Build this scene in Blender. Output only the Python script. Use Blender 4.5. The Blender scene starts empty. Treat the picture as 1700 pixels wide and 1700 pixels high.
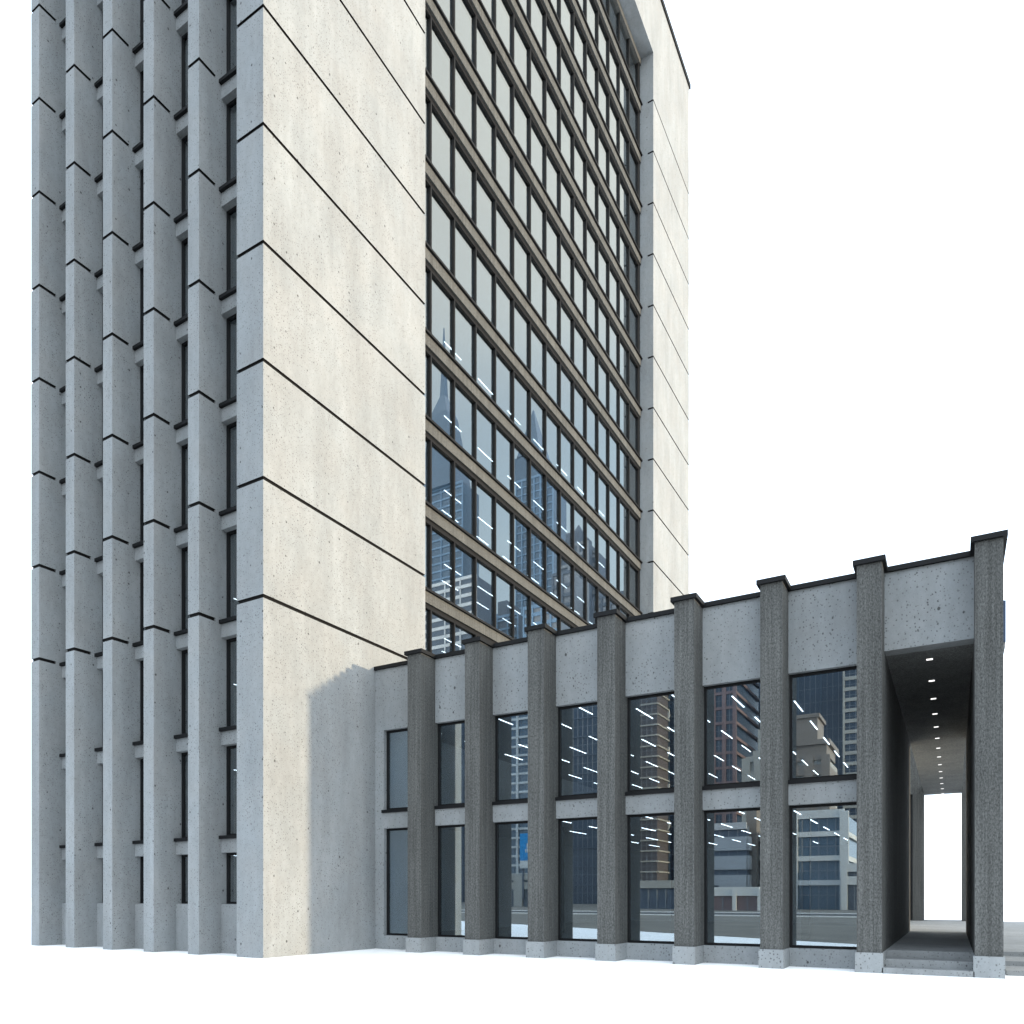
import bpy, math, random
from mathutils import Vector
random.seed(7)
S = bpy.context.scene
COL = S.collection

# ------------------------------------------------------------------ camera geometry
FPX, PX, HZ = 1268.0, 850.0, 1490.5          # focal length and horizon of the 1700 px photograph
CX, CY, CZ = 17.204, -15.468, 1.726
C30, S30 = math.cos(math.radians(30)), math.sin(math.radians(30))
G = -0.02                                     # ground level

def ray(x):
    u = (x - PX) / FPX
    return u * C30 - S30, u * S30 + C30

def proj(p):
    dx, dy = p[0] - CX, p[1] - CY
    d = -dx * S30 + dy * C30
    return PX + FPX * (dx * C30 + dy * S30) / d, HZ - FPX * (p[2] - CZ) / d

# ------------------------------------------------------------------ object helpers
WORG = {}

class MB:
    def __init__(self):
        self.v, self.f, self.m = [], [], []
    def quad(self, pts, mi=0):
        n = len(self.v); self.v += [tuple(p) for p in pts]
        self.f.append(tuple(range(n, n + len(pts)))); self.m.append(mi)
    def prism(self, poly, z0, z1, mi=0, cap=None):      # poly counter-clockwise seen from above; cap: material of the ends
        n = len(self.v); k = len(poly)
        self.v += [(x, y, z0) for x, y in poly] + [(x, y, z1) for x, y in poly]
        cp = mi if cap is None else cap
        self.f.append(tuple(n + i for i in reversed(range(k)))); self.m.append(cp)
        self.f.append(tuple(n + k + i for i in range(k))); self.m.append(cp)
        for i in range(k):
            j = (i + 1) % k
            self.f.append((n + i, n + j, n + k + j, n + k + i)); self.m.append(mi)
    def box(self, x0, x1, y0, y1, z0, z1, mi=0):
        self.prism([(x0, y0), (x1, y0), (x1, y1), (x0, y1)], z0, z1, mi)
    def frustum(self, a, z0, b, z1, mi=0):    # a, b = (x0, x1, y0, y1)
        n = len(self.v)
        for q, z in ((a, z0), (b, z1)):
            self.v += [(q[0], q[2], z), (q[1], q[2], z), (q[1], q[3], z), (q[0], q[3], z)]
        self.f.append((n + 3, n + 2, n + 1, n)); self.f.append((n + 4, n + 5, n + 6, n + 7)); self.m += [mi, mi]
        for i in range(4):
            j = (i + 1) % 4
            self.f.append((n + i, n + j, n + 4 + j, n + 4 + i)); self.m.append(mi)

def tag(o, label=None, cat=None, group=None, kind=None):
    if label: o['label'] = label
    if cat: o['category'] = cat
    if group: o['group'] = group
    if kind: o['kind'] = kind
    return o

def empty(name, loc):
    o = bpy.data.objects.new(name, None); COL.objects.link(o)
    o.location = loc; o.empty_display_size = 0.5
    WORG[o.name] = Vector(loc)
    return o

def build(name, mb, mats, parent=None, bevel=0.0):
    if not isinstance(mats, (list, tuple)): mats = [mats]
    xs = [p[0] for p in mb.v]; ys = [p[1] for p in mb.v]; zs = [p[2] for p in mb.v]
    org = Vector(((min(xs) + max(xs)) / 2, (min(ys) + max(ys)) / 2, min(zs)))
    me = bpy.data.meshes.new(name)
    me.from_pydata([tuple(Vector(p) - org) for p in mb.v], [], mb.f)
    for m in mats: me.materials.append(m)
    me.polygons.foreach_set('material_index', mb.m)
    me.update()
    o = bpy.data.objects.new(name, me); COL.objects.link(o)
    if parent is not None:
        o.parent = parent; o.location = org - WORG[parent.name]
    else:
        o.location = org
    WORG[o.name] = org
    if bevel:
        b = o.modifiers.new('edge', 'BEVEL'); b.width = bevel; b.segments = 2; b.limit_method = 'ANGLE'
    return o

def dup(o, parent, org):
    c = o.copy(); COL.objects.link(c); c.parent = parent
    c.location = Vector(org) - WORG[parent.name]; WORG[c.name] = Vector(org)
    return c

# ------------------------------------------------------------------ materials
class NT:
    def __init__(self, name):
        self.mat = bpy.data.materials.new(name); self.mat.use_nodes = True
        self.t = self.mat.node_tree; self.t.nodes.clear()
    def n(self, typ, **kw):
        nd = self.t.nodes.new(typ)
        for k, v in kw.items():
            if hasattr(nd, k) and k not in nd.inputs: setattr(nd, k, v)
            else: self.set(nd.inputs[k], v)
        return nd
    def set(self, sock, v):
        if isinstance(v, bpy.types.NodeSocket): self.t.links.new(v, sock)
        else: sock.default_value = v
    def math(self, op, a, b=None, clamp=False):
        nd = self.t.nodes.new('ShaderNodeMath'); nd.operation = op; nd.use_clamp = clamp
        self.set(nd.inputs[0], a)
        if b is not None: self.set(nd.inputs[1], b)
        return nd.outputs[0]
    def remap(self, v, a, b, c, d):
        nd = self.t.nodes.new('ShaderNodeMapRange'); nd.clamp = True
        for i, x in enumerate((v, a, b, c, d)): self.set(nd.inputs[i], x)
        return nd.outputs[0]
    def mix(self, fac, a, b, blend='MIX'):
        nd = self.t.nodes.new('ShaderNodeMix'); nd.data_type = 'RGBA'; nd.blend_type = blend
        self.set(nd.inputs[0], fac); self.set(nd.inputs[6], a); self.set(nd.inputs[7], b)
        return nd.outputs[2]
    def pos(self, sx=1, sy=1, sz=1, off=(0, 0, 0)):
        g = self.t.nodes.new('ShaderNodeNewGeometry')
        m = self.t.nodes.new('ShaderNodeMapping')
        self.t.links.new(g.outputs['Position'], m.inputs[0])
        m.inputs['Scale'].default_value = (sx, sy, sz); m.inputs['Location'].default_value = off
        return m.outputs[0]
    def noise(self, vec, scale, detail=4, rough=.55):
        nd = self.t.nodes.new('ShaderNodeTexNoise')
        self.set(nd.inputs['Vector'], vec); nd.inputs['Scale'].default_value = scale
        nd.inputs['Detail'].default_value = detail; nd.inputs['Roughness'].default_value = rough
        return nd.outputs[0]
    def out(self, sh):
        o = self.t.nodes.new('ShaderNodeOutputMaterial'); self.t.links.new(sh, o.inputs[0]); return self.mat
    def principled(self, col, rough=.8, bump=None, bstr=.3, bdist=.01, spec=.3, metal=0):
        p = self.t.nodes.new('ShaderNodeBsdfPrincipled')
        self.set(p.inputs['Base Color'], col); self.set(p.inputs['Roughness'], rough)
        p.inputs['Specular IOR Level'].default_value = spec; p.inputs['Metallic'].default_value = metal
        if bump is not None:
            b = self.t.nodes.new('ShaderNodeBump'); b.inputs['Strength'].default_value = bstr
            b.inputs['Distance'].default_value = bdist
            self.set(b.inputs['Height'], bump); self.t.links.new(b.outputs[0], p.inputs['Normal'])
        return p.outputs[0]

def face_uv(T):
    g = T.t.nodes.new('ShaderNodeNewGeometry')
    sp = T.t.nodes.new('ShaderNodeSeparateXYZ'); T.t.links.new(g.outputs['Position'], sp.inputs[0])
    sn = T.t.nodes.new('ShaderNodeSeparateXYZ'); T.t.links.new(g.outputs['True Normal'], sn.inputs[0])
    ax = T.math('GREATER_THAN', T.math('ABSOLUTE', sn.outputs[0]), .7)
    az = T.math('GREATER_THAN', T.math('ABSOLUTE', sn.outputs[2]), .7)
    def sel(f, a, b): return T.math('ADD', a, T.math('MULTIPLY', f, T.math('SUBTRACT', b, a)))
    u = sel(ax, T.math('ADD', sp.outputs[0], T.math('MULTIPLY', sp.outputs[1], 3.71)), T.math('ADD', sp.outputs[1], T.math('MULTIPLY', sp.outputs[0], 2.93))); v = sel(az, sp.outputs[2], sp.outputs[1])
    cb = T.t.nodes.new('ShaderNodeCombineXYZ'); T.set(cb.inputs[0], u); T.set(cb.inputs[1], T.math('MULTIPLY', v, .8))
    return cb.outputs[0]

def pores(T, uv, off, scale, rmax, power):
    add = T.t.nodes.new('ShaderNodeVectorMath'); add.operation = 'ADD'
    T.t.links.new(uv, add.inputs[0]); add.inputs[1].default_value = off
    w = T.t.nodes.new('ShaderNodeTexNoise'); w.inputs['Scale'].default_value = 22; w.inputs['Detail'].default_value = 2
    T.t.links.new(add.outputs[0], w.inputs['Vector'])
    wc = T.t.nodes.new('ShaderNodeVectorMath'); wc.operation = 'MULTIPLY_ADD'
    T.t.links.new(w.outputs['Color'], wc.inputs[0]); wc.inputs[1].default_value = (.03, .03, 0); T.t.links.new(add.outputs[0], wc.inputs[2])
    v = T.t.nodes.new('ShaderNodeTexVoronoi'); v.voronoi_dimensions = '2D'; v.feature = 'F1'
    T.t.links.new(wc.outputs[0], v.inputs['Vector']); v.inputs['Scale'].default_value = scale
    sep = T.t.nodes.new('ShaderNodeSeparateColor'); T.t.links.new(v.outputs['Color'], sep.inputs[0])
    r = T.math('MULTIPLY', T.math('POWER', sep.outputs[0], power), rmax * scale)
    d = T.math('SUBTRACT', r, v.outputs['Distance'])
    return T.remap(d, 0.0, .30 * rmax * scale, 0, 1)

def concrete(name, base, tint=(.93, 1, 1.04), big=1.0):
    T = NT(name)
    c1 = T.noise(T.pos(1, 1, .45), .55, 4, .6)
    c2 = T.noise(T.pos(1, 1, .16, (5, 3, 1)), 2.3, 4, .6)
    c3 = T.noise(T.pos(off=(2, 9, 4)), 26, 3, .7)
    c4 = T.noise(T.pos(1, 1, .7, (6, 6, 2)), 5.5, 5, .65)
    v = T.math('MULTIPLY', T.remap(c1, .3, .7, .88, 1.08), T.remap(c4, .3, .7, .93, 1.06))
    v = T.math('MULTIPLY', v, T.remap(c2, .28, .72, .91, 1.08))
    v = T.math('MULTIPLY', v, T.remap(c3, .2, .8, .93, 1.06))
    uv = face_uv(T)
    p1 = pores(T, uv, (0, 0, 0), 2.2 / big, .036 * big, 2.4)
    p2 = pores(T, uv, (7.3, 2.1, 0), 6.0 / big, .021 * big, 1.1)
    p3 = pores(T, uv, (1.7, 8.2, 0), 14.0 / big, .016 * big, .8)
    dens = T.remap(T.noise(T.pos(off=(4, 4, 8)), .9, 2), .33, .6, .4, 1)
    pm = T.math('MAXIMUM', T.math('MULTIPLY', p1, .85), T.math('MULTIPLY', T.math('MULTIPLY', p2, .75), dens))
    pm = T.math('MAXIMUM', pm, T.math('MULTIPLY', T.math('MULTIPLY', p3, .7), dens))
    base_c = [base * t for t in tint] + [1]
    warm = T.mix(T.remap(T.noise(T.pos(off=(3, 1, 2)), .8, 3), .35, .65, 0, 1),
                 base_c, (base * .945, base * .99, base * 1.01, 1))
    hs = T.t.nodes.new('ShaderNodeVectorMath'); hs.operation = 'SCALE'
    T.t.links.new(warm, hs.inputs[0]); T.t.links.new(v, hs.inputs['Scale'])
    col = T.mix(pm, hs.outputs[0], (base * .16, base * .16, base * .16, 1))
    h = T.math('SUBTRACT', T.math('MULTIPLY', c3, .25), pm)
    return T.out(T.principled(col, .88, h, .35, .012, .25))

def rough_stone(name, base):                  # dark, bush-hammered concrete with vertical ribs
    T = NT(name)
    g1 = T.noise(T.pos(1, 1, .5), 34, 3, .75)
    g2 = T.noise(T.pos(1, 1, .02, (3, 2, 7)), 17, 2, .6)
    g3 = T.noise(T.pos(1, 1, .3, (9, 2, 1)), 1.6, 3)
    v = T.remap(g1, .32, .68, .48, 1.55)
    v = T.math('MULTIPLY', v, T.remap(g2, .34, .66, .82, 1.2))
    v = T.math('MULTIPLY', v, T.remap(g3, .3, .7, .88, 1.1))
    hs = T.t.nodes.new('ShaderNodeVectorMath'); hs.operation = 'SCALE'
    hs.inputs[0].default_value = (base * .975, base * 1.0, base * .975)
    T.t.links.new(v, hs.inputs['Scale'])
    return T.out(T.principled(hs.outputs[0], .92, T.math('ADD', g1, g2), .5, .015, .2))

def plain(name, col, rough=.6, spec=.4, var=.12, scale=3.0):
    T = NT(name)
    v = T.remap(T.noise(T.pos(), scale, 4), .3, .7, 1 - var, 1 + var)
    hs = T.t.nodes.new('ShaderNodeVectorMath'); hs.operation = 'SCALE'
    hs.inputs[0].default_value = col; T.t.links.new(v, hs.inputs['Scale'])
    return T.out(T.principled(hs.outputs[0], rough, None, spec=spec))

def glass(name, tint, f0, wob=0.0, gc=(.97, .985, .975)):
    T = NT(name)
    lw = T.t.nodes.new('ShaderNodeLayerWeight'); lw.inputs['Blend'].default_value = .5
    fac = T.math('ADD', T.math('MULTIPLY', T.math('POWER', lw.outputs['Facing'], 5.0), 1 - f0), f0)
    tr = T.t.nodes.new('ShaderNodeBsdfTransparent'); tr.inputs[0].default_value = (*tint, 1)
    gl = T.t.nodes.new('ShaderNodeBsdfGlossy'); gl.inputs['Roughness'].default_value = 0.0
    gl.inputs['Color'].default_value = (*gc, 1)
    if wob:
        b = T.t.nodes.new('ShaderNodeBump'); b.inputs['Strength'].default_value = wob; b.inputs['Distance'].default_value = .05
        T.t.links.new(T.noise(T.pos(), .7, 1), b.inputs['Height']); T.t.links.new(b.outputs[0], gl.inputs['Normal'])
    ms = T.t.nodes.new('ShaderNodeMixShader')
    T.t.links.new(fac, ms.inputs[0]); T.t.links.new(tr.outputs[0], ms.inputs[1]); T.t.links.new(gl.outputs[0], ms.inputs[2])
    return T.out(ms.outputs[0])

def lamp_mat(name, col, strength):
    T = NT(name)
    e = T.t.nodes.new('ShaderNodeEmission'); e.inputs[0].default_value = (*col, 1); e.inputs[1].default_value = strength
    return T.out(e.outputs[0])

M = dict(
    conc=concrete('light_concrete', .238),
    conc_low=concrete('light_concrete_low', .255, big=1.25),
    stone=rough_stone('dark_rough_concrete', .077),
    stone_c=rough_stone('passage_ceiling_concrete', .135),
    black=plain('black_metal', (.0065, .007, .008), .6, .18, .08),
    joint=plain('black_joint', (.008, .008, .008), .9, .1, .05),
    glass_t=glass('tower_glass', (.60, .68, .74), .30),
    glass_w=glass('wing_glass', (.70, .79, .86), .29, gc=(.86, .95, 1.0)),
    inner=plain('interior_plaster', (.38, .40, .42), .9, .1, .05, 1.0),
    inner_w=plain('interior_wall', (.6, .62, .63), .9, .1, .05, 1.0),
    inner_f=plain('interior_floor', (.14, .14, .14), .5, .3, .1, 1.0),
    dark=plain('dark_interior', (.03, .032, .036), .8, .2),
    lamp=lamp_mat('lamp_white', (1, 1, .98), 4.5),
    spot=lamp_mat('downlight_white', (1, 1, .98), .85),
    ground=plain('white_ground', (.90, .90, .90), .95, .05, .01, .2),
    plaza=plain('beige_paving', (.155, .142, .122), .85, .2, .28, .35),
    road=plain('asphalt', (.06, .06, .062), .9, .2, .2, .5),
    floor=concrete('paving_concrete', .24, (.96, 1, 1.02)),
    blue=plain('blue_sign', (.022, .045, .10), .4, .4, .05),
    grey=plain('grey_metal', (.2, .2, .2), .5, .4, .05),
    white=plain('white_paint', (.75, .75, .73), .6, .3, .05),
)

# ------------------------------------------------------------------ setting
mb = MB(); mb.quad([(-6000, -6000, G), (6000, -6000, G), (6000, 6000, G), (-6000, 6000, G)])
tag(build('ground', mb, M['ground']), kind='structure')
mb = MB()
mb.prism([(-260, -260), (60, -260), (60, CY + (10.1 + S30 * (60 - CX)) / C30), (-25, CY + (10.1 + S30 * (-25 - CX)) / C30), (-260, CY + (10.1 + S30 * (-25 - CX)) / C30)], G - .3, G + .004)
tag(build('plaza', mb, M['plaza']), kind='structure')
mb = MB(); mb.box(-260, 60, -62, -48, G - .2, G + .009)
tag(build('road', mb, M['road']), kind='structure')
mb = MB(); mb.box(-260, 60, -48, -47.7, G - .2, G + .12); mb.box(-260, 60, -62.3, -62, G - .2, G + .12)
tag(build('kerb', mb, M['white']), kind='structure')
mb = MB()
mb.box(18.24, 60, 4.95, 6.4, G - .2, .095); mb.box(18.24, 60, 6.4, 8.2, G - .2, .21); mb.box(18.24, 60, 8.2, 38, G - .2, .325)
tag(build('terrace', mb, M['floor'], bevel=.008), kind='structure')

# ------------------------------------------------------------------ the tower
TOWER = empty('office_tower', (-6, 20, G))
tag(TOWER, 'tall pale concrete office tower with ribbed side and a large recessed curtain wall', 'building')
ST = 3.4
J0 = 10.433
JH = .054
TOP = 62.65
joints = [J0 + ST * k for k in range(14)]
DEPTH = 40.99

def stacked(mb, poly, core):
    zs = [G] + joints
    for i, z in enumerate(zs):
        z0 = z + (JH if i else 0); z1 = (zs[i + 1] - JH) if i + 1 < len(zs) else TOP
        mb.prism(poly, z0, z1, 0, 1)
    mb.prism(core, G, TOP - .05, 1)

# corner pier with the sunlit wall behind it
P = MB()
stacked(P, [(-1.113, 0), (0, 0), (0, 7.80), (-.40, 7.80), (-.40, .60), (-1.113, .60)],
        [(-1.07, .045), (-.045, .045), (-.045, 7.755), (-.36, 7.755), (-.36, .56), (-1.07, .56)])
P.box(-1.113, -.40, .60, 7.80, G, TOP, 0)
build('corner_wall', P, [M['conc'], M['joint']], TOWER)
P = MB()
stacked(P, [(-.40, 33.07), (0, 33.07), (0, DEPTH), (-.40, DEPTH)],
        [(-.36, 33.115), (-.045, 33.115), (-.045, DEPTH - .045), (-.36, DEPTH - .045)])
P.box(-1.30, -.40, 33.07, DEPTH, G, TOP, 0)
build('far_wall', P, [M['conc'], M['joint']], TOWER)
P = MB(); P.box(-1.30, 0, 7.80, 33.07, 57.78, TOP)
build('header', P, M['conc'], TOWER)
P = MB()
for a in ((-12.25, .10, -.10, DEPTH + .10),):
    P.box(a[0], a[1], a[2], a[3], TOP, TOP + .35)
build('coping', P, M['black'], TOWER)

# fins of the shaded side
FX = [(-12.114 + 2.2 * i, -11.594 + 2.2 * i) for i in range(5)]
fin0 = None
for i, (a, b) in enumerate(FX):
    if fin0 is None:
        P = MB()
        stacked(P, [(a, 0), (b, 0), (b, .606), (a, .606)], [(a + .04, .04), (b - .04, .04), (b - .04, .58), (a + .04, .58)])
        P.box(a, b, .606, 1.30, G, TOP, 0)
        fin0 = build('fin', P, [M['conc'], M['joint']], TOWER)
    else:
        dup(fin0, TOWER, (fin_org.x + 2.2 * i, fin_org.y, fin_org.z))
    if i == 0: fin_org = WORG[fin0.name].copy()

# bays between the fins: plinth, spandrels with sills, windows
bays = [(FX[i][1], FX[i + 1][0]) for i in range(4)] + [(FX[4][1], -1.113)]
zj = [3.65, 7.04] + [J0 + ST * k for k in range(15)]          # window sill levels
protos = {}
for bi, (xa, xb) in enumerate(bays):
    w = xb - xa
    mb = MB(); mb.box(xa, xb, .82, 1.28, G, 1.53)
    build('bay_plinth', mb, M['conc'], TOWER)
    for k, z in enumerate(zj):
        key = ('sp', round(w, 2))
        ztop = (zj[k + 1] - .50) if k + 1 < len(zj) else TOP
        # spandrel below the sill
        mb = MB(); mb.box(xa, xb, .82, 1.28, z - .50, z - .075)
        sp = build('spandrel', mb, M['conc'], TOWER)
        mb = MB(); mb.box(xa + .003, xb - .003, .72, 1.10, z - .075, z + .03)
        build('sill', mb, M['black'], sp)
        for (z0, z1) in (((1.53, z - .50),) if k == 0 else ()) + ((z + .03, ztop),):
            mb = MB(); fw = .07; y0, y1 = 1.02, 1.12
            mb.box(xa, xa + fw, y0, y1, z0, z1); mb.box(xb - fw, xb, y0, y1, z0, z1)
            mb.box(xa + fw, xb - fw, y0, y1, z0, z0 + fw); mb.box(xa + fw, xb - fw, y0, y1, z1 - fw, z1)
            fr = build('window', mb, M['black'], TOWER)
            mb = MB(); mb.box(xa + fw - .01, xb - fw + .01, 1.07, 1.08, z0 + fw - .01, z1 - fw + .01)
            build('pane', mb, M['glass_t'], fr)

# curtain wall in the recess
XF, XG, XB, XS = -.935, -1.045, -.85, -.745
YM = [9.47 + 1.669 * k for k in range(15)]
YE = [7.80] + YM
rows = []
def poly_area_in_frame(y0, y1, z0, z1):
    n = 6; c = 0
    for i in range(n):
        for j in range(n):
            x, y = proj((XG, y0 + (y1 - y0) * (i + .5) / n, z0 + (z1 - z0) * (j + .5) / n))
            if 708 < x < 1700 and 0 < y < 1700: c += 1
    a = proj((XG, y0, z0)); b = proj((XG, y1, z0)); q = proj((XG, y0, z1)); r = proj((XG, y1, z1))
    return c / (n * n) * abs((b[0] - a[0]) * ((a[1] - q[1]) + (b[1] - r[1])) / 2)
cells = []
for k in range(-2, 14):
    zs = J0 + ST * k + .13
    zh = J0 + ST * (k + 1) - .565
    for c in range(15):
        y0 = YE[c]; y1 = YE[c + 1]
        cells.append((poly_area_in_frame(y0, y1, zs, zh) if zh > 9.7 else 0, k, c, y0, y1, zs, zh))
cells.sort(key=lambda t: -t[0])
rest_f, rest_p = MB(), MB()
def frame_cell(mb, c, y0, y1, z0, z1):
    a = y0 + (.0 if c == 0 else .04); 
    mb.box(XG - .03, XF, y1 - .04, y1 + .04, z0, z1 + .165)                      # mullion on the far side
    mb.box(XG - .03, XF - .004, y0 + .04, y1 - .04, z1, z1 + .165)               # head
    mb.box(XG - .03, XF - .004, y0 + .04, y1 - .04, z0, z0 + .05)
    if c == 0: mb.box(XG - .03, XF, y0, y0 + .04, z0, z1 + .165)
for i, (ar, k, c, y0, y1, z0, z1) in enumerate(cells):
    f = MB() if i < 100 else rest_f
    p = MB() if i < 100 else rest_p
    frame_cell(f, c, y0, y1, z0, z1)
    p.box(XG - .012, XG, y0 + .035, y1 - .035, z0 + .045, z1 + .01)
    if i < 100:
        o = build('curtain_window', f, M['black'], TOWER)
        build('pane', p, M['glass_t'], o)
o = tag(build('curtain_window', rest_f, M['black'], TOWER), kind='stuff')
tag(build('pane', rest_p, M['glass_t'], o), kind='stuff')
mb = MB(); mb.box(XG - .03, XF, 32.876, 33.07, 3, 57.40); build('end_frame', mb, M['black'], TOWER)
for k in range(-1, 15):
    z = J0 + ST * k
    mb = MB()
    if k < 14: mb.box(XG - .30, XB, 7.80, 33.06, z - .40, z + .04)
    else: mb.box(XG - .30, XB, 7.80, 33.06, 57.36, 57.78)
    bd = build('spandrel_band', mb, M['stone'], TOWER)
    if k < 14:
        mb = MB(); mb.box(XG - .10, XS, 7.802, 33.068, z + .04, z + .13)
        build('sill', mb, M['black'], bd)

# floors, core and linear ceiling lamps inside
for k in range(-3, 15):
    z = J0 + ST * k
    mb = MB(); mb.box(-11.9, XG - .31, 1.30, DEPTH - .4, z - .22, z + .0)
    build('floor_slab', mb, M['inner'], TOWER)
mb = MB(); mb.box(-9.3, -8.6, 4, 37, G, 61); build('core_wall', mb, M['inner_w'], TOWER)
mb = MB(); mb.box(-12.114, -11.9, 1.31, DEPTH, G, TOP); mb.box(-11.9, -1.30, DEPTH - .4, DEPTH - .002, G, TOP)
build('rear_wall', mb, M['conc'], TOWER)
mb = MB(); mb.box(-12.10, -1.31, 1.31, DEPTH - .41, TOP - .3, TOP - .01); build('roof', mb, M['grey'], TOWER)
lamps = []
for k in range(-3, 14):
    z = J0 + ST * k + ST - .225
    for ri, xr in enumerate((-2.97, -4.105, -5.24, -6.375, -7.51)):
        y = (13.27 if ri % 2 == 0 else 14.70) - 2.862 * 3
        while y < 33:
            if y > 3:
                yc = y + .7
                t = (XG - CX) / (xr - CX); zz = CZ + (z - CZ) * t; yy = CY + (yc - CY) * t
                s = proj((xr, yc, z))
                vis = J0 + ST * k + .13 < zz < J0 + ST * (k + 1) - .56 and 8 < yy < 32.9 and s[1] > 0
                lamps.append((0 if vis else 1, k, xr, y, z))
            y += 2.862
lamps.sort()
restl = MB(); nl = 0
for inv, k, xr, y, z in lamps:
    if not inv and nl < 100:
        mb = MB(); mb.box(xr - .017, xr + .017, y, y + 1.39, z - .012, z)
        build('ceiling_light', mb, M['lamp'], TOWER); nl += 1
    elif not inv or k < 9:
        restl.box(xr - .017, xr + .017, y, y + 1.39, z - .012, z)
tag(build('ceiling_light', restl, M['lamp'], TOWER), kind='stuff')
# lamps seen through the narrow side windows
for bi, (xa, xb) in enumerate(bays):
    pass

# ------------------------------------------------------------------ the low wing
WING = empty('low_wing', (9, 11, G))
tag(WING, 'two storey concrete wing with dark pilasters, black copings and an open passage at its end', 'building')
YW, YP = 4.926, 4.15
WT = 9.53; CT = 9.645
PR = [2.53 + 2.2078 * k for k in range(7)]
PIL = [(r - .535, r) for r in PR] + [(17.62, 18.15)]
for i, (a, b) in enumerate(PIL):
    mb = MB(); mb.box(a, b, YP, YW + .35 if i < 7 else 5.5, .448, WT)
    pl = build('pilaster', mb, M['stone'], WING)
    mb = MB(); mb.box(a - .03, b + .03, YP - .06, YW + .34, G, .448)
    build('pilaster_base', mb, M['conc_low'], pl)
    mb = MB(); mb.box(a - .08, b + .08, YP - .08, YW + (-.082 if i < 7 else 1.0), WT, CT)
    build('cap', mb, M['black'], pl)
OP = [(.376, PIL[0][0])] + [(PIL[i][1], PIL[i + 1][0]) for i in range(6)]
EDGE = [(.0, PIL[0][0])] + OP[1:]
for i, ((a, b), (ea, eb)) in enumerate(zip(OP, EDGE)):
    mb = MB()
    if i == 0:
        mb.box(0.002, a, YW, YW + .35, 0.447, WT)
        ea = a
    mb.box(ea, eb, YW, YW + .35, 7.445, WT); build('wall_panel', mb, M['conc_low'], WING)
    mb = MB(); mb.box(ea, eb, YW, YW + .35, 4.09, 4.62); sp = build('spandrel', mb, M['conc_low'], WING)
    mb = MB(); mb.box(ea - (.06 if i == 0 else -.002), eb - .002, YW - .06, YW + .149, 4.62, 4.722); build('sill', mb, M['black'], sp)
    mb = MB(); mb.box(0.002 if i == 0 else ea + .03, eb - .03, YW, YW + .35, G, .447); build('base_wall', mb, M['conc_low'], WING)
    for z0, z1 in ((.447, 4.09), (4.722, 7.445)):
        mb = MB(); fw = .068; y0, y1 = YW + .15, YW + .25
        mb.box(a, a + fw, y0, y1, z0, z1); mb.box(b - fw, b, y0, y1, z0, z1)
        mb.box(a + fw, b - fw, y0, y1, z0, z0 + fw); mb.box(a + fw, b - fw, y0, y1, z1 - fw, z1)
        fr = build('window', mb, M['black'], WING)
        mb = MB(); mb.box(a + fw - .01, b - fw + .01, YW + .19, YW + .20, z0 + fw - .01, z1 - fw + .01)
        build('pane', mb, M['glass_w'], fr)
mb = MB(); mb.box(PIL[6][1], 17.62, YW, YW + .45, 7.66, WT); build('lintel', mb, M['conc_low'], WING)
mb = MB(); mb.box(0.004, 18.2, YW - .08, YW + .40, WT + .002, CT + .003); mb.box(18.0, 18.23, YW + .40, 17.0, WT + .002, CT + .003)
build('coping', mb, M['black'], WING)
mb = MB(); mb.box(0.004, 18.05, YW + .40, 17.65, 9.2, 9.4); mb.box(0.004, 14.3, 17.65, 26, 9.2, 9.4); build('roof', mb, M['grey'], WING)
# inside of the wing
mb = MB(); mb.box(.02, .27, YW + .36, 25.7, .45, 9.2); mb.box(.27, 14.0, 25.7, 26.0, G, 9.2); mb.box(14.0, 14.3, 17.65, 26, G, 9.2)
build('inner_wall', mb, M['inner_w'], WING)
mb = MB(); mb.box(.27, 15.4, YW + .36, 17.6, G, .44); mb.box(.27, 14.0, 17.6, 25.7, G, .44); build('floor', mb, M['inner_f'], WING)
mb = MB(); mb.box(.27, 15.4, YW + .36, 17.6, 4.36, 4.62); mb.box(.27, 14.0, 17.6, 25.7, 4.36, 4.62); build('middle_floor', mb, M['inner'], WING)
mb = MB(); mb.box(.27, 15.4, YW + .36, 17.6, 7.68, 7.9); mb.box(.27, 14.0, 17.6, 25.7, 7.68, 7.9); build('ceiling', mb, M['inner'], WING)
for xc_ in (4.6, 9.0, 13.2):
    mb = MB(); mb.box(xc_ - .12, xc_ + .12, 9.8, 10.04, .44, 4.36); build('inner_column', mb, M['dark'], WING)
first = None
for zc, rows_ in ((7.68, (13.05, 11.56, 10.07, 8.58, 7.09, 5.60, 4.11, 2.62, 1.13)), (4.36, (13.05, 11.56, 10.07, 8.58, 7.09, 5.60, 4.11))):
    for ri, xr in enumerate(rows_):
        y = 5.76 if ri % 2 == 0 else 7.29
        while y < 23:
            if first is None:
                mb = MB(); mb.box(xr - .017, xr + .017, y, y + 1.5, zc - .012, zc)
                first = build('ceiling_light', mb, M['lamp'], WING)
            else:
                dup(first, WING, (xr, y + .75, zc - .012))
            y += 3.02
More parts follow.
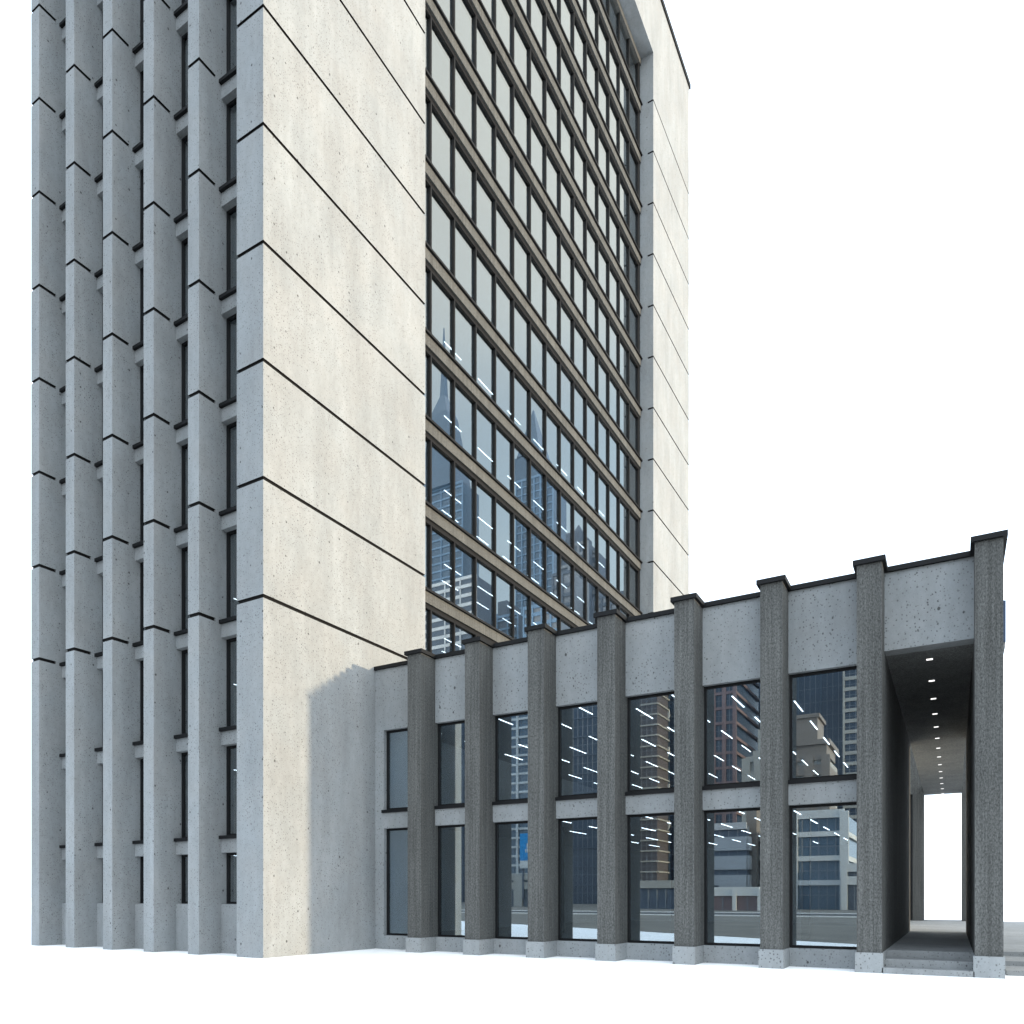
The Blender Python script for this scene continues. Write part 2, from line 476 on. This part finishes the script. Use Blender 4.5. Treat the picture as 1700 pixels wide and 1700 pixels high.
# the passage
mb = MB(); mb.box(15.40, 15.777, YW + .351, 17.65, G, 7.66); build('passage_wall', mb, M['stone'], WING)
mb = MB(); mb.box(17.62, 18.07, 5.501, 17.45, G, 7.66); build('passage_wall', mb, M['stone'], WING)
mb = MB(); mb.box(17.66, 18.06, 5.501, 17.45, 7.66, 9.2); build('upper_wall', mb, M['conc_low'], WING)
mb = MB(); mb.box(15.41, 17.66, YW + .45, 17.65, 7.66, 8.0); mb.box(15.777, 17.62, 17.65, 34.7, 7.66, 8.0)
build('passage_ceiling', mb, M['stone_c'], WING)
mb = MB(); mb.box(15.777, 17.62, 4.09, 4.55, G, .115); mb.box(15.777, 17.62, 4.55, 5.3, G, .285); mb.box(15.777, 17.62, 5.3, 17.65, G, .45)
build('passage_step', mb, M['floor'], WING, bevel=.008)
mb = MB(); mb.box(14.3, 18.235, 17.652, 35.2, G, .45); build('court_floor', mb, M['floor'], WING)
dl = None
for k in range(14):
    y = 6.18 + 2.169 * k
    if dl is None:
        mb = MB(); mb.box(16.63, 16.77, y - .06, y + .06, 7.652, 7.66); dl = build('downlight', mb, M['spot'], WING)
    else:
        dup(dl, WING, (16.70, y, 7.652))
for a, b in ((15.24, 15.77), (17.625, 18.15)):
    mb = MB(); mb.box(a, b, 33.0, 34.75, .45, 7.56); build('rear_pillar', mb, M['stone'], WING)
mb = MB(); mb.box(14.3, 15.775, 33.02, 34.7, 7.56, 11); mb.box(17.622, 18.15, 33.02, 34.7, 7.56, 11); mb.box(15.775, 17.622, 33.02, 34.7, 8.0, 11)
build('rear_lintel', mb, M['stone'], WING)
mb = MB(); mb.box(4.0, 15.24, 33.4, 34.6, G, 7.56); build('rear_wall', mb, M['dark'], WING)

# blue sign fixed to the end wall of the wing
SIGN = empty('wall_sign', (18.15, 6.0, 7.4))
tag(SIGN, 'narrow blue sign fixed high on the end wall behind the last pilaster', 'sign')
mb = MB(); mb.box(18.151, 18.245, 5.2, 6.0, 7.56, 8.50); build('sign_board', mb, M['blue'], SIGN)
mb = MB(); mb.box(18.151, 18.235, 5.25, 5.95, 7.45, 7.56); build('bracket', mb, M['grey'], SIGN)

exec_city = True
# ------------------------------------------------------------------ the town mirrored in the glass
def RY(x, y, Yp, Yg=5.12):                    # image point mirrored in the wing's glass -> point on plane Y = Yp
    rx, ry = ray(x); t = (2 * Yg - CY - Yp) / ry
    return CX + rx * t, CZ - (y - HZ) / FPX * t
def RX(x, y, Yp, Xg=-1.05):                   # the same for the tower's curtain wall
    rx, ry = ray(x); t = (Yp - CY) / ry
    return 2 * Xg - CX - rx * t, CZ - (y - HZ) / FPX * t

MC = {}
def cm(name, col, rough=.7, spec=.3):
    if name not in MC: MC[name] = plain(name, col, rough, spec, .10, .08)
    return MC[name]
NAVY = cm('navy_glass', (.018, .032, .055), .25, .5)
BLUE = cm('blue_glass', (.09, .135, .18), .25, .5)
PALEB = cm('pale_blue_glass', (.16, .25, .34), .35, .5)
BEIGE = cm('beige_stone', (.36, .345, .31)); GREYS = cm('grey_stone', (.42, .42, .42)); TAN = cm('tan_stone', (.21, .18, .155))
BRICK = cm('brown_brick', (.10, .088, .09)); PINK = cm('pink_stone', (.20, .14, .138)); DGREY = cm('slate', (.10, .12, .15)); PALE = cm('pale_stone', (.58, .58, .56))

def block(name, label, cat, x0, x1, yf, depth, h, body, grid=None, gm=None, fh=3.4, bw=3.5, ph=.8, pw=.6, vert=True, horiz=True, sign=1, group=None, extra=None, z0=G, fine=1.5):
    bar = cm('pale_bars', (.22, .24, .26))
    """a house with its front on plane y = yf, running back to yf - sign*depth"""
    ya, yb = (yf - depth, yf) if sign > 0 else (yf, yf + depth)
    e = empty(name, ((x0 + x1) / 2, (ya + yb) / 2, z0)); tag(e, label, cat, group or ('houses and towers across the plaza' if sign > 0 else 'skyline mirrored in the curtain wall'))
    mb = MB(); mb.box(x0, x1, ya, yb, z0, h); build('body', mb, body, e)
    if gm is not None:
        mb = MB(); q = .4
        yo, yi = (yf, yf + q) if sign > 0 else (yf - q, yf)
        if horiz:
            z = z0 + fh
            while z + ph < h - .75:
                mb.box(x0 - .0, x1 + .0, yo, yi, z, z + ph); z += fh
            mb.box(x0, x1, yo, yi, h - .6, h + .6)
        if vert:
            n = max(1, round((x1 - x0) / bw)); st = (x1 - x0) / n
            for i in range(n + 1):
                x = x0 + st * i
                a, b = (yo, yi + .12) if sign > 0 else (yo - .12, yi)
                mb.box(x - pw / 2, x + pw / 2, a, b, z0, h + .3)
        if fine and sign > 0:
            fb = MB(); n = max(2, round((x1 - x0) / fine))
            for i in range(1, n):
                x = x0 + (x1 - x0) * i / n
                fb.box(x - .07, x + .07, yf, yf + .12, z0, h - .7)
            z = z0 + fh
            while z < h - 1:
                fb.box(x0, x1, yf, yf + .10, z - fh * .42, z - fh * .42 + .10); z += fh
            build('glazing_bar', fb, bar, e)
        # side face towards +X as well
        if horiz:
            z = z0 + fh
            while z + ph < h - .75:
                mb.box(x1, x1 + q, ya, yb, z, z + ph); z += fh
        build('facade_grid', mb, gm, e)
    if extra: extra(e)
    return e

def seg(x0, x1, ytop, Yp):
    a, z = RY(x0, ytop, Yp); b, z2 = RY(x1, ytop, Yp)
    return min(a, b), max(a, b), (z + z2) / 2
# street behind the camera
xa, xb, z = seg(836, 884, 1095, -200)
block('apartment_tower', 'blue glass tower in a pale slab frame, across the plaza', 'building', xa, xb, -200, 30, z + 8, BLUE, True, PALE, 3.1, 6, .75, .9)
xa, xb, z = seg(838, 886, 1456, -105)
block('stone_house', 'low cream stone house with paired windows below the blue tower', 'building', xa, xb, -105, 14, z, DGREY, True, BEIGE, 3.4, 3.2, 1.4, 1.9)
xa, xb, z = seg(928, 992, 1090, -170)
block('office_block', 'navy glass tower with faint floor lines, across the plaza', 'building', xa, xb, -170, 40, z + 10, NAVY, True, DGREY, 5.2, 6, .25, .2, False)
xa, xb, z = seg(992, 1012, 1200, -172)
block('office_block', 'slim pale tower beside the navy glass tower', 'building', xa, xb, -172, 20, z, BEIGE)
xa, xb, z = seg(1040, 1091, 1080, -180)
block('brick_tower', 'brown brick tower with thin pale floor lines', 'building', xa, xb, -180, 30, z + 10, BRICK, True, BEIGE, 2.95, 5, .42, .3, False)
def diag(e):
    mb = MB()
    Yp = -189.6
    for y0 in (1062, 1123, 1184, 1245, 1306, 1367):
        a = RY(1098, y0 + 40 * .55, Yp); b = RY(1112, y0, Yp); c = RY(1091, y0, Yp)
        q = .45
        mb.box(min(c[0], b[0]), max(c[0], b[0]), Yp, Yp + .5, b[1] - .6, b[1] + .8)
        lo = RY(1092, y0 + 33, Yp); hi = RY(1106, y0 + 4, Yp)
        mb.v += []
        n = len(mb.v)
        for (px_, pz_) in ((lo[0], lo[1]), (lo[0] + 1.3, lo[1]), (hi[0] + 1.3, hi[1]), (hi[0], hi[1])):
            mb.v.append((px_, Yp, pz_)); mb.v.append((px_, Yp + .5, pz_))
        for i in range(4):
            j = (i + 1) % 4
            mb.f.append((n + 2 * i, n + 2 * j, n + 2 * j + 1, n + 2 * i + 1)); mb.m.append(0)
        mb.f.append((n + 1, n + 3, n + 5, n + 7)); mb.m.append(0)
    build('diagonal_brace', mb, PALE, e)
xa, xb, z = seg(1088, 1135, 1080, -190)
block('office_block', 'dark blue tower with bright diagonal braces on its front', 'building', xa, xb, -190, 40, z + 10, NAVY, True, BLUE, 4, 2.2, .2, .15, True, False, extra=diag)
xa, xb, z = seg(1062, 1150, 1468, -90)
block('parking_house', 'long low beige building with dark strip windows', 'building', xa, xb, -90, 15, z, DGREY, True, BEIGE, 3.2, 30, 1.7, .5, False)
xa, xb, z = seg(1168, 1220, 1080, -190)
block('office_block', 'navy tower striped by pink stone piers', 'building', xa, xb, -190, 30, z + 12, NAVY, True, PINK, 4.2, 2.9, .8, 1.05)
xa, xb, z = seg(1212, 1300, 1060, -260)
block('office_block', 'plain very dark glass slab far behind the stepped stone tower', 'building', xa, xb, -260, 30, z + 10, NAVY, True, DGREY, 4, 3, .1, .15, True, False)
def stepped(x0, x1, x2, x3, y1, y2, y3, Yp, body, gm, name, label):
    a, b, z1 = seg(x0, x3, y3, Yp)
    e = block(name, label, 'building', a, b, Yp, 16, z1, body, True, gm, 3.5, 2.6, 1.9, 1.5)
    c, d, z2 = seg(x0, x2, y2, Yp); mb = MB(); mb.box(c, d, Yp - 13, Yp - 1, z1 + .6, z2); mb.box(c - .6, d + .6, Yp - 13.6, Yp - .4, z2, z2 + .9)
    c2, d2, z3 = seg(x0, x1, y1, Yp); mb.box(c2, d2, Yp - 11, Yp - 3, z2 + .9, z3); mb.box(c2 - .4, d2 + .4, Yp - 11.4, Yp - 2.6, z3, z3 + .7)
    build('upper_stage', mb, gm, e)
    mb = MB()
    for zz in (z2 - 4.5, z2 - 9):
        for q in (.25, .5, .75):
            mb.box(c + (d - c) * q - .6, c + (d - c) * q + .6, Yp - 1, Yp - .94, zz, zz + 2.4)
    build('window', mb, DGREY, e)
    return e
a, b, z1 = seg(1239, 1300, 1259, -150)
e = block('stone_tower', 'stepped cream stone tower in front of the dark slab', 'building', a, b, -150, 18, z1, BEIGE, True, BEIGE, 3.5, 2.8, 2.1, 1.8)
c, d, z2 = seg(1248, 1300, 1243, -150); mb = MB(); mb.box(c, d, -166, -151, z1, z2)
c, d, z3 = seg(1255, 1300, 1206, -150); mb.box(c, d, -164, -152, z2, z3); build('upper_stage', mb, BEIGE, e)
xa, xb, z = seg(1180, 1240, 1372, -110)
block('car_park', 'light grey building with broad horizontal bands', 'building', xa, xb, -110, 16, z, DGREY, True, GREYS, 3.35, 30, 2.4, .4, False)
xa, xb, z = seg(1239, 1256, 1330, -112)
block('stair_tower', 'windowless tan stone stair tower beside the banded building', 'building', xa, xb, -112, 14, z, TAN)
xa, xb, z = seg(1256, 1300, 1390, -114)
block('shop_house', 'reddish shop house with cream cornice at the corner', 'building', xa, xb, -114, 14, z, BRICK, True, BEIGE, 4.2, 3.4, .8, .8)
xa, xb, z = seg(1180, 1262, 1480, -80)
block('shop_row', 'one storey row of shops with maroon windows', 'building', xa, xb, -80, 10, z, PINK, True, PALE, 3.0, 3.4, .6, .5)
xa, xb, z = seg(1290, 1402, 1040, -210)
block('office_block', 'broad navy glass slab behind the brick stepped tower', 'building', xa, xb, -210, 40, z + 10, NAVY, True, BLUE, 4, 5.5, .1, .2, True, False)
xa, xb, z = seg(1401, 1470, 1040, -200)
block('apartment_tower', 'dark apartment tower with pale balcony strips', 'building', xa, xb, -200, 30, z + 10, NAVY, True, BEIGE, 2.9, 4.2, .95, .5)
stepped(1316, 1353, 1371, 1371, 1187, 1236, 1258, -125, BEIGE, TAN, 'brick_tower', 'brown stepped tower with cream cornices and tall attic')
xa, xb, z = seg(1318, 1402, 1352, -95)
block('white_frame_block', 'blue glazed block in a white concrete frame of tall piers', 'building', xa, xb, -95, 18, z, BLUE, True, PALE, 3.6, 6.6, .75, 1.2, fine=1.1)
xa, xb, z = seg(1402, 1470, 1440, -93)
block('shop_house', 'narrow shop house with pale signs beside the white framed block', 'building', xa, xb, -93, 12, z, DGREY, True, PALE, 3.6, 4.0, 1.2, .8)
xa, z1 = RY(863, 1384, -104); xb, z0 = RY(886, 1441, -104); xa, xb = min(xa, xb), max(xa, xb)
BB = empty('billboard', ((xa + xb) / 2, -104, z0)); tag(BB, 'blue and white billboard on the roof of the low cream house', 'billboard')
zm = z0 + (z1 - z0) * .22
mb = MB(); mb.box(xa, xb, -104.2, -104, zm, z1); build('board', mb, cm('board_blue', (.02, .22, .50)), BB)
mb = MB(); mb.box(xa, xb, -104.2, -104, z0, zm); build('lower_board', mb, PALE, BB)
mb = MB(); w_ = xb - xa
for q, h0, h1 in ((.28, .45, .68), (.36, .45, .60), (.44, .45, .72), (.55, .45, .55)):
    mb.box(xb - w_ * (q + .05), xb - w_ * q, -103.99, -103.95, z0 + (z1 - z0) * h0, z0 + (z1 - z0) * h1)
build('emblem', mb, PALE, BB)
mb = MB()
for q in (.15, .85): mb.box(xa + w_ * q - .15, xa + w_ * q + .15, -104.8, -104.4, z0 - 6, z0)
build('post', mb, cm('slate', (.10, .12, .15)), BB)
# closing row so that no bare horizon shows between the towers
xa, xb, z = seg(600, 838, 1180, -240)
block('office_block', 'wide slate coloured slab at the far end of the street', 'building', xa, xb, -240, 25, z, DGREY, True, NAVY, 3.6, 4, 1.2, .6)
xa, xb, z = seg(884, 930, 1180, -240)
block('office_block', 'slate block between the blue and the navy tower', 'building', xa, xb, -240, 25, z, DGREY, True, NAVY, 3.6, 4, 1.2, .6)
xa, xb, z = seg(1010, 1042, 1180, -240)
block('office_block', 'slate block between the slim pale and the brown tower', 'building', xa, xb, -240, 25, z, DGREY, True, NAVY, 3.6, 4, 1.2, .6)
xa, xb, z = seg(1133, 1170, 1120, -240)
block('office_block', 'slate block between the braced tower and the pink piers', 'building', xa, xb, -240, 25, z, DGREY, True, NAVY, 3.6, 4, 1.2, .6)

# skyline to the right of the camera, mirrored in the curtain wall
def segx(x0, x1, y, Yp):
    a, z = RX(x0, y, Yp); b, z2 = RX(x1, y, Yp)
    return min(a, b), max(a, b), (z + z2) / 2
YK = 320
def skyscraper(name, label, body, stages, Yp, depth=40, gm=None, **kw):
    """stages: (xl, xr, ytop) from the ground up, then optional pyramid"""
    x0, x1, y = stages[0]; a, b, z = segx(x0, x1, y, Yp)
    e = block(name, label, 'building', a, b, Yp, depth, z, body, True if gm else None, gm, sign=-1, **kw)
    mb = MB(); cy = Yp + depth / 2; zp = z
    for i, s in enumerate(stages[1:]):
        if i: zp = z2
        a2, b2, z2 = segx(s[0], s[1], s[2], cy)
        hd = (b2 - a2) / 2 if len(s) > 3 else depth * .4
        if len(s) > 3:
            pa = segx(s[3], s[4], s[2], cy); hp = (pa[1] - pa[0]) / 2
            mb.frustum((pa[0], pa[1], cy - hp, cy + hp), zp, (a2, b2, cy - hd, cy + hd), z2)
        else:
            mb.box(a2, b2, cy - hd, cy + hd, zp, z2)
    if mb.v: build('crown', mb, body, e)
    return e
HAZEG = cm('hazed_slate', (.12, .14, .165)); HAZEL = cm('hazed_grey_stone', (.24, .25, .26))  # distance haze is mixed into these skyline colours
skyscraper('skyscraper', 'blue glass skyscraper with stepped shoulders and a needle spire', BLUE,
           [(716, 768, 808), (724, 751, 695, 716, 768), (733, 741, 660, 724, 751), (736.5, 737.5, 545, 733, 741)], YK, 16, PALEB, fh=4.2, bw=7, ph=.9, pw=.6)
skyscraper('skyscraper', 'blue office skyscraper with pale cap and sharp pyramid roof', BLUE,
           [(857, 918, 792), (864, 907, 765), (885, 886.5, 682, 868, 905)], YK + 20, 16, PALEB, fh=4, bw=3.4, ph=.6, pw=.7)
skyscraper('skyscraper', 'slim white slab standing beside the blue skyscrapers', PALE, [(919, 925, 815)], YK + 60, 10)
skyscraper('gothic_tower', 'grey masonry tower with three pointed gables', HAZEG,
           [(930, 976, 905), (949, 973, 893), (960.5, 961.5, 872, 951, 971)], YK - 30, 16, HAZEL, fh=4, bw=4, ph=1.4, pw=1.2)
skyscraper('skyscraper', 'short grey stone tower at the end of the skyline', HAZEG, [(974, 992, 917)], YK - 25, 14, HAZEL, fh=4, bw=4, ph=1.6, pw=1.2)
skyscraper('office_block', 'brownish office block below the gothic tower', HAZEL, [(918, 950, 952)], YK - 70, 14, HAZEG, fh=3.8, bw=4, ph=1.4, pw=.8)
skyscraper('office_block', 'wide pale office slab with a blank parapet at the left of the skyline', HAZEG, [(690, 791, 968)], YK - 80, 14, PALE, fh=3.7, bw=7.5, ph=1.3, pw=.5)
skyscraper('office_block', 'dark small block with a stair head in the gap of the skyline', HAZEG, [(797, 836, 1024), (804, 813, 1018)], YK - 40, 14, PALEB, fh=4, bw=5, ph=.8, pw=.5)
skyscraper('office_block', 'grey block with tall shaft in the gap of the skyline', HAZEG, [(826, 860, 1022), (837, 852, 1005)], YK - 45, 14, PALEB, fh=4, bw=5, ph=.8, pw=.5)
skyscraper('office_block', 'pale block half hidden behind the black copings', HAZEL, [(870, 930, 1005)], YK - 90, 14, PALEB, fh=3.6, bw=4, ph=1.3, pw=.6)
skyscraper('office_block', 'low grey block closing the far end of the skyline', HAZEL, [(985, 1075, 985)], YK - 60, 14, HAZEG, fh=3.6, bw=4, ph=1.3, pw=.6)

# ------------------------------------------------------------------ light
sd = Vector((1, .13, .088)).normalized()
L = bpy.data.lights.new('sun', 'SUN'); L.energy = 2.75
L.angle = math.radians(1.1); L.color = (1.0, .80, .53)
so = bpy.data.objects.new('sun', L); COL.objects.link(so); so.location = (60, 10, 60)
so.rotation_euler = sd.to_track_quat('Z', 'Y').to_euler()

W = bpy.data.worlds.new('World'); S.world = W; W.use_nodes = True
nt = W.node_tree; nt.nodes.clear()
out = nt.nodes.new('ShaderNodeOutputWorld'); bg = nt.nodes.new('ShaderNodeBackground')
sky = nt.nodes.new('ShaderNodeTexSky'); sky.sky_type = 'NISHITA'; sky.sun_disc = False
sky.sun_elevation = math.asin(sd.z); sky.sun_rotation = math.atan2(sd.x, sd.y)
tc = nt.nodes.new('ShaderNodeTexCoord')
def wm(op, a, b=None, clamp=False):
    n = nt.nodes.new('ShaderNodeMath'); n.operation = op; n.use_clamp = clamp
    for i, v in enumerate((a, b)):
        if v is None: continue
        if isinstance(v, bpy.types.NodeSocket): nt.links.new(v, n.inputs[i])
        else: n.inputs[i].default_value = v
    return n.outputs[0]
def wmix(f, a, b, blend='MIX'):
    n = nt.nodes.new('ShaderNodeMix'); n.data_type = 'RGBA'; n.blend_type = blend
    for i, v in ((0, f), (6, a), (7, b)):
        if isinstance(v, bpy.types.NodeSocket): nt.links.new(v, n.inputs[i])
        else: n.inputs[i].default_value = v
    return n.outputs[2]
# bright thin overcast, with soft clouds; brightness added out of view, behind right, lifts the shaded fin sides
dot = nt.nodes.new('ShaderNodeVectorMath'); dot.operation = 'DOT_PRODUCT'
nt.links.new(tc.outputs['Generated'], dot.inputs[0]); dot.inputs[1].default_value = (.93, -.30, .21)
warm = wm('POWER', wm('MULTIPLY', wm('ADD', dot.outputs['Value'], 1.0), .5, True), 2.0)  # weight of the added brightening, aimed by hand rather than at the sun
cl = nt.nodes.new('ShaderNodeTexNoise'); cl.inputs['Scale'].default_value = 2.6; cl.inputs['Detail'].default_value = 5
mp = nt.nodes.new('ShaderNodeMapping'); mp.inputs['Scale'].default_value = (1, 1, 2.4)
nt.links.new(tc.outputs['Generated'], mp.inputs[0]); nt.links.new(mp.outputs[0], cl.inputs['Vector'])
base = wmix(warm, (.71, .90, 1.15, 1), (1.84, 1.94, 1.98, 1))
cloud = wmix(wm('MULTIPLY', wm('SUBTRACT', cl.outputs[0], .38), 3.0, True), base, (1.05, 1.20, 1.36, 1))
# greyer cloud bank added out of view to tone down the curtain wall's reflection, low in the sky to the right of the street, bluish near the horizon
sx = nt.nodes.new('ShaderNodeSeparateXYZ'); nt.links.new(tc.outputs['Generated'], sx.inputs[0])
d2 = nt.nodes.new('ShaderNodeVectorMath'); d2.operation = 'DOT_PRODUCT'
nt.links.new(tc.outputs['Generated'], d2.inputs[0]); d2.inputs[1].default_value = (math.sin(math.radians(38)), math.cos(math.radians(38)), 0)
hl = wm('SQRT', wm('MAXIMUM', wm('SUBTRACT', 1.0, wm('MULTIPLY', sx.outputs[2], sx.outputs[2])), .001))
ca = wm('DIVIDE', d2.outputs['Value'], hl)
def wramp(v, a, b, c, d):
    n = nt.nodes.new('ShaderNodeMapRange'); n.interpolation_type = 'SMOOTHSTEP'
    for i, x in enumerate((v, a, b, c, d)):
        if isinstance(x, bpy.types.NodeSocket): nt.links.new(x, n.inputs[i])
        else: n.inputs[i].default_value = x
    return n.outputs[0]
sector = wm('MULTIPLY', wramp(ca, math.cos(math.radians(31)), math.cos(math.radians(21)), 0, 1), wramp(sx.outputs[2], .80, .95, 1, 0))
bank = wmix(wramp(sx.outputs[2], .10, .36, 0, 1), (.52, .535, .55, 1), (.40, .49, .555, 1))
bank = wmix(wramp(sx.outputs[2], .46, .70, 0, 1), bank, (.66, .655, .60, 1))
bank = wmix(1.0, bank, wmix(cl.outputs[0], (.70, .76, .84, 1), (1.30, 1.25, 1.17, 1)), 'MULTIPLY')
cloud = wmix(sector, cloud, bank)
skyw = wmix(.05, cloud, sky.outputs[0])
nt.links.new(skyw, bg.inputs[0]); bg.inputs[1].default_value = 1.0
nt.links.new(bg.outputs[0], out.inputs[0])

# ------------------------------------------------------------------ camera and output
cam = bpy.data.cameras.new('camera'); co = bpy.data.objects.new('camera', cam); COL.objects.link(co)
cam.sensor_width = 36; cam.sensor_fit = 'HORIZONTAL'; cam.lens = 36 * FPX / 1700
cam.shift_y = (HZ - 850) / 1700; cam.clip_end = 9000; cam.clip_start = .1
co.location = (CX, CY, CZ); co.rotation_euler = (math.radians(90), 0, math.radians(30))
S.camera = co
S.view_settings.view_transform = 'Standard'; S.view_settings.look = 'None'
S.view_settings.exposure = 1.0; S.view_settings.gamma = 1.0; S.view_settings.use_curve_mapping = False
S.cycles.use_denoising = True
S.cycles.max_bounces = 10; S.cycles.transparent_max_bounces = 16; S.cycles.glossy_bounces = 4
S.cycles.diffuse_bounces = 5
